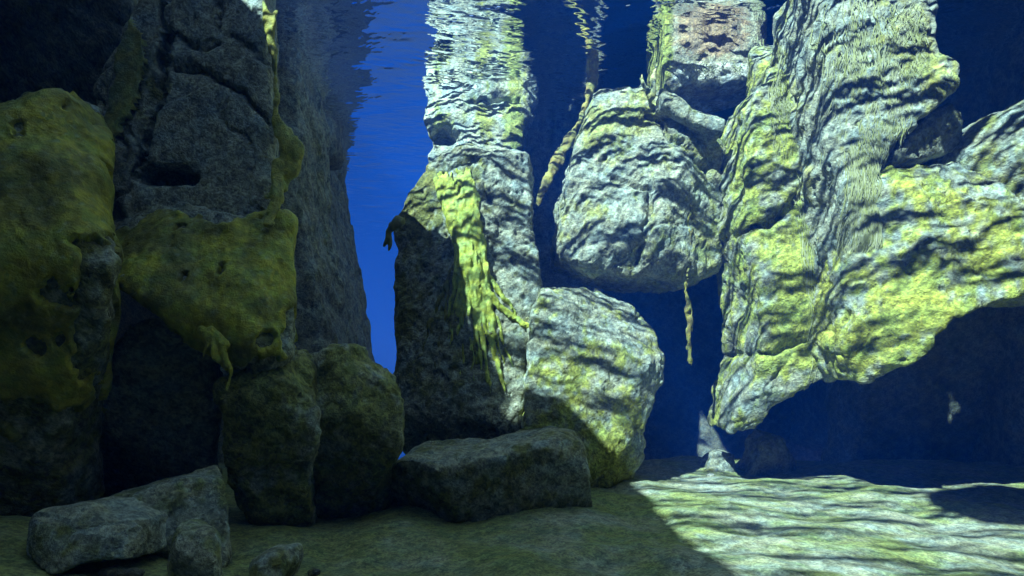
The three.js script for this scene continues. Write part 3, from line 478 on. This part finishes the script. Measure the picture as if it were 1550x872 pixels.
goo('algae_drip', 'stringy yellow algae dripping off the lower edge of the algae shelf', 'algae', [[[318, 505, 2.98, 0.03], [328, 530, 2.94, 0.02], [332, 552, 2.92, 0.008]], [[322, 500, 2.98, 0.03], [340, 520, 2.95, 0.018], [345, 560, 2.93, 0.012], [342, 590, 2.93, 0.007]], [[312, 500, 2.98, 0.03], [314, 525, 2.95, 0.012], [312, 540, 2.95, 0.006]]], { h: 0.009, k: 0.01, color: [0.5, 0.48, 0.06], color2: YELLOW });
// filaments combed down over the right wall: too many to count
function filaments(owner, key, D, count, spots, colorA, colorB, seed) {
  const r = rng(seed), P = [], Q = [], C = [], U = [], I = [];
  for (let k = 0; k < count; k++) {
    const sp = spots[Math.floor(r() * spots.length)]; let px = sp[0] + (r() - 0.5) * sp[2], py = sp[1] + (r() - 0.5) * sp[3]; const len = sp[4] * (0.5 + r()), n = 14, w = 0.0015 + 0.0028 * r(), ph = r() * 9, col = blend(colorA, colorB, r());
    const pts = []; let lastZ = null;
    for (let i = 0; i <= n; i++) {
      const t = i / n, p = at(px + 6 * N(ph, t * 2.5, 1) + sp[5] * t, py + len * t, D), z = frontAt(key, p.x, p.y); if (z === null && i) { const q = pts[i - 1]; pts.push([q[0], q[1] - 0.004, q[2]]); continue; } let zz = z === null ? (lastZ ?? -D) : z; if (lastZ !== null) zz = Math.max(zz, lastZ - 0.03); lastZ = zz;
      pts.push([p.x, p.y, zz + 0.014 + 0.012 * Math.abs(N(ph, t * 4, 5))]);
    }
    const base = P.length / 3;
    for (let i = 0; i <= n; i++) for (let e = 0; e < 4; e++) { const a = e * Math.PI / 2, rad = w * (1 - 0.75 * i / n) * (1 + 0.5 * N(ph, i * 0.7, 3)); P.push(pts[i][0] + Math.cos(a) * rad, pts[i][1], pts[i][2] + Math.sin(a) * rad); Q.push(Math.cos(a), 0, Math.sin(a)); C.push(...col); U.push(e / 4, i); }
    for (let i = 0; i < n; i++) for (let e = 0; e < 4; e++) { const a = base + i * 4 + e, b = base + i * 4 + (e + 1) % 4; I.push(a, b, a + 4, b, b + 4, a + 4); }
  }
  const g = new THREE.BufferGeometry(); g.setAttribute('position', new THREE.Float32BufferAttribute(P, 3)); g.setAttribute('normal', new THREE.Float32BufferAttribute(Q, 3)); g.setAttribute('color', new THREE.Float32BufferAttribute(C, 3)); g.setAttribute('uv', new THREE.Float32BufferAttribute(U, 2)); g.setIndex(I); triangles += I.length / 3;
  const m = mesh('algae_filaments', g, strandMat, owner); m.userData.kind = 'stuff'; return m;
}
const owner = n => scene.getObjectByName(n);
filaments(owner('algae_hung_rock'), 'upper', 3.95, 620, [[1300, 60, 90, 160, 150, -6], [1330, 110, 80, 150, 110, -10], [1300, 260, 40, 160, 160, -4], [1305, 380, 30, 160, 110, -2], [1370, 50, 50, 100, 50, -4]], [0.5, 0.49, 0.34], [0.36, 0.37, 0.1], 91);
filaments(owner('leaning_column'), 'right', 4.4, 420, [[1255, 200, 60, 160, 160, 8], [1240, 330, 60, 160, 150, 10], [1210, 100, 60, 90, 90, 4], [1270, 420, 40, 120, 100, 6]], [0.5, 0.49, 0.36], [0.34, 0.36, 0.09], 92);
filaments(owner('hanging_block'), 'chock', 5.6, 90, [[1150, 80, 24, 60, 70, 2], [1090, 96, 110, 10, 18, 0]], [0.6, 0.6, 0.48], [0.4, 0.42, 0.15], 93);

rock('small_stone', 'small sunlit stone on the bed at the foot of the dark gap', 'stone', { h: 0.02, split: 1, key: 'st1', D: 5.6, seed: 60, back: 0.3, rough: 0.5, round: 0.05, outline: [[1064, 716], [1078, 692], [1092, 684], [1112, 692], [1120, 725], [1064, 730]], faces: [[1090, 700, 5.55, 0, -0.6]] });
rock('small_stone', 'dark lumpy stone on the bed under the hanging point of the leaning column', 'stone', { h: 0.025, split: 1, key: 'st2', D: 5.5, seed: 61, back: 0.4, rough: 0.7, round: 0.05, tint: GREY, filmAmount: 0.1, outline: [[1128, 735], [1150, 680], [1165, 655], [1190, 668], [1205, 690], [1220, 740]], faces: [[1170, 700, 5.45, -0.2, 0.1]] });
{ // pebbles scattered on the silt
  const r = rng(8), list = [[1075, 713, 5.25, 0.03, 1], [105, 848, 2.45, 0.03], [170, 862, 2.3, 0.04], [200, 858, 2.32, 0.035], [215, 866, 2.28, 0.03], [475, 868, 2.65, 0.025], [120, 836, 2.5, 0.02], [360, 850, 2.5, 0.03]];
  const where = ['beside the sunlit stone', 'left of the squared stone', 'in front of the pitted stone', 'between pitted and squared stones', 'nearest the squared stone', 'alone on the shaded silt', 'at the pitted stone end', 'between squared and pointed stones'];
  list.forEach(([px, py, D, rad, white], k) => {
    const p = at(px, py, D); p.y = bed(p.x, p.z) + rad * 0.35;
    const f = (x, y, z) => Math.hypot((x - p.x) / 1.25, (y - p.y) / 0.75, z - p.z) - rad + 0.35 * rad * fbm((x + k) * 0.7 / rad, y * 0.7 / rad, z * 0.7 / rad, 2);
    const g = nets(f, [p.x - rad * 1.8, p.y - rad * 1.4, p.z - rad * 1.5], [p.x + rad * 1.8, p.y + rad * 1.4, p.z + rad * 1.5], rad / 5), c = white ? [0.75, 0.76, 0.72] : [0.17, 0.17, 0.14];
    const m = mesh(numbered('pebble'), finish(g.pos, g.idx, (x, y, z) => blend(c, [0.2, 0.2, 0.08], white ? 0 : ss(-0.1, 0.4, fbm(x * 20, y * 20, z * 20, 2))), 0.4), rockMat, scene);
    m.userData = { label: (white ? 'white pebble ' : 'small dark pebble ') + where[k] + ' on the bed', category: 'pebble', group: 'pebbles on the silt' };
  });
}

console.log('triangles', Math.round(triangles));
renderer.render(scene, camera);
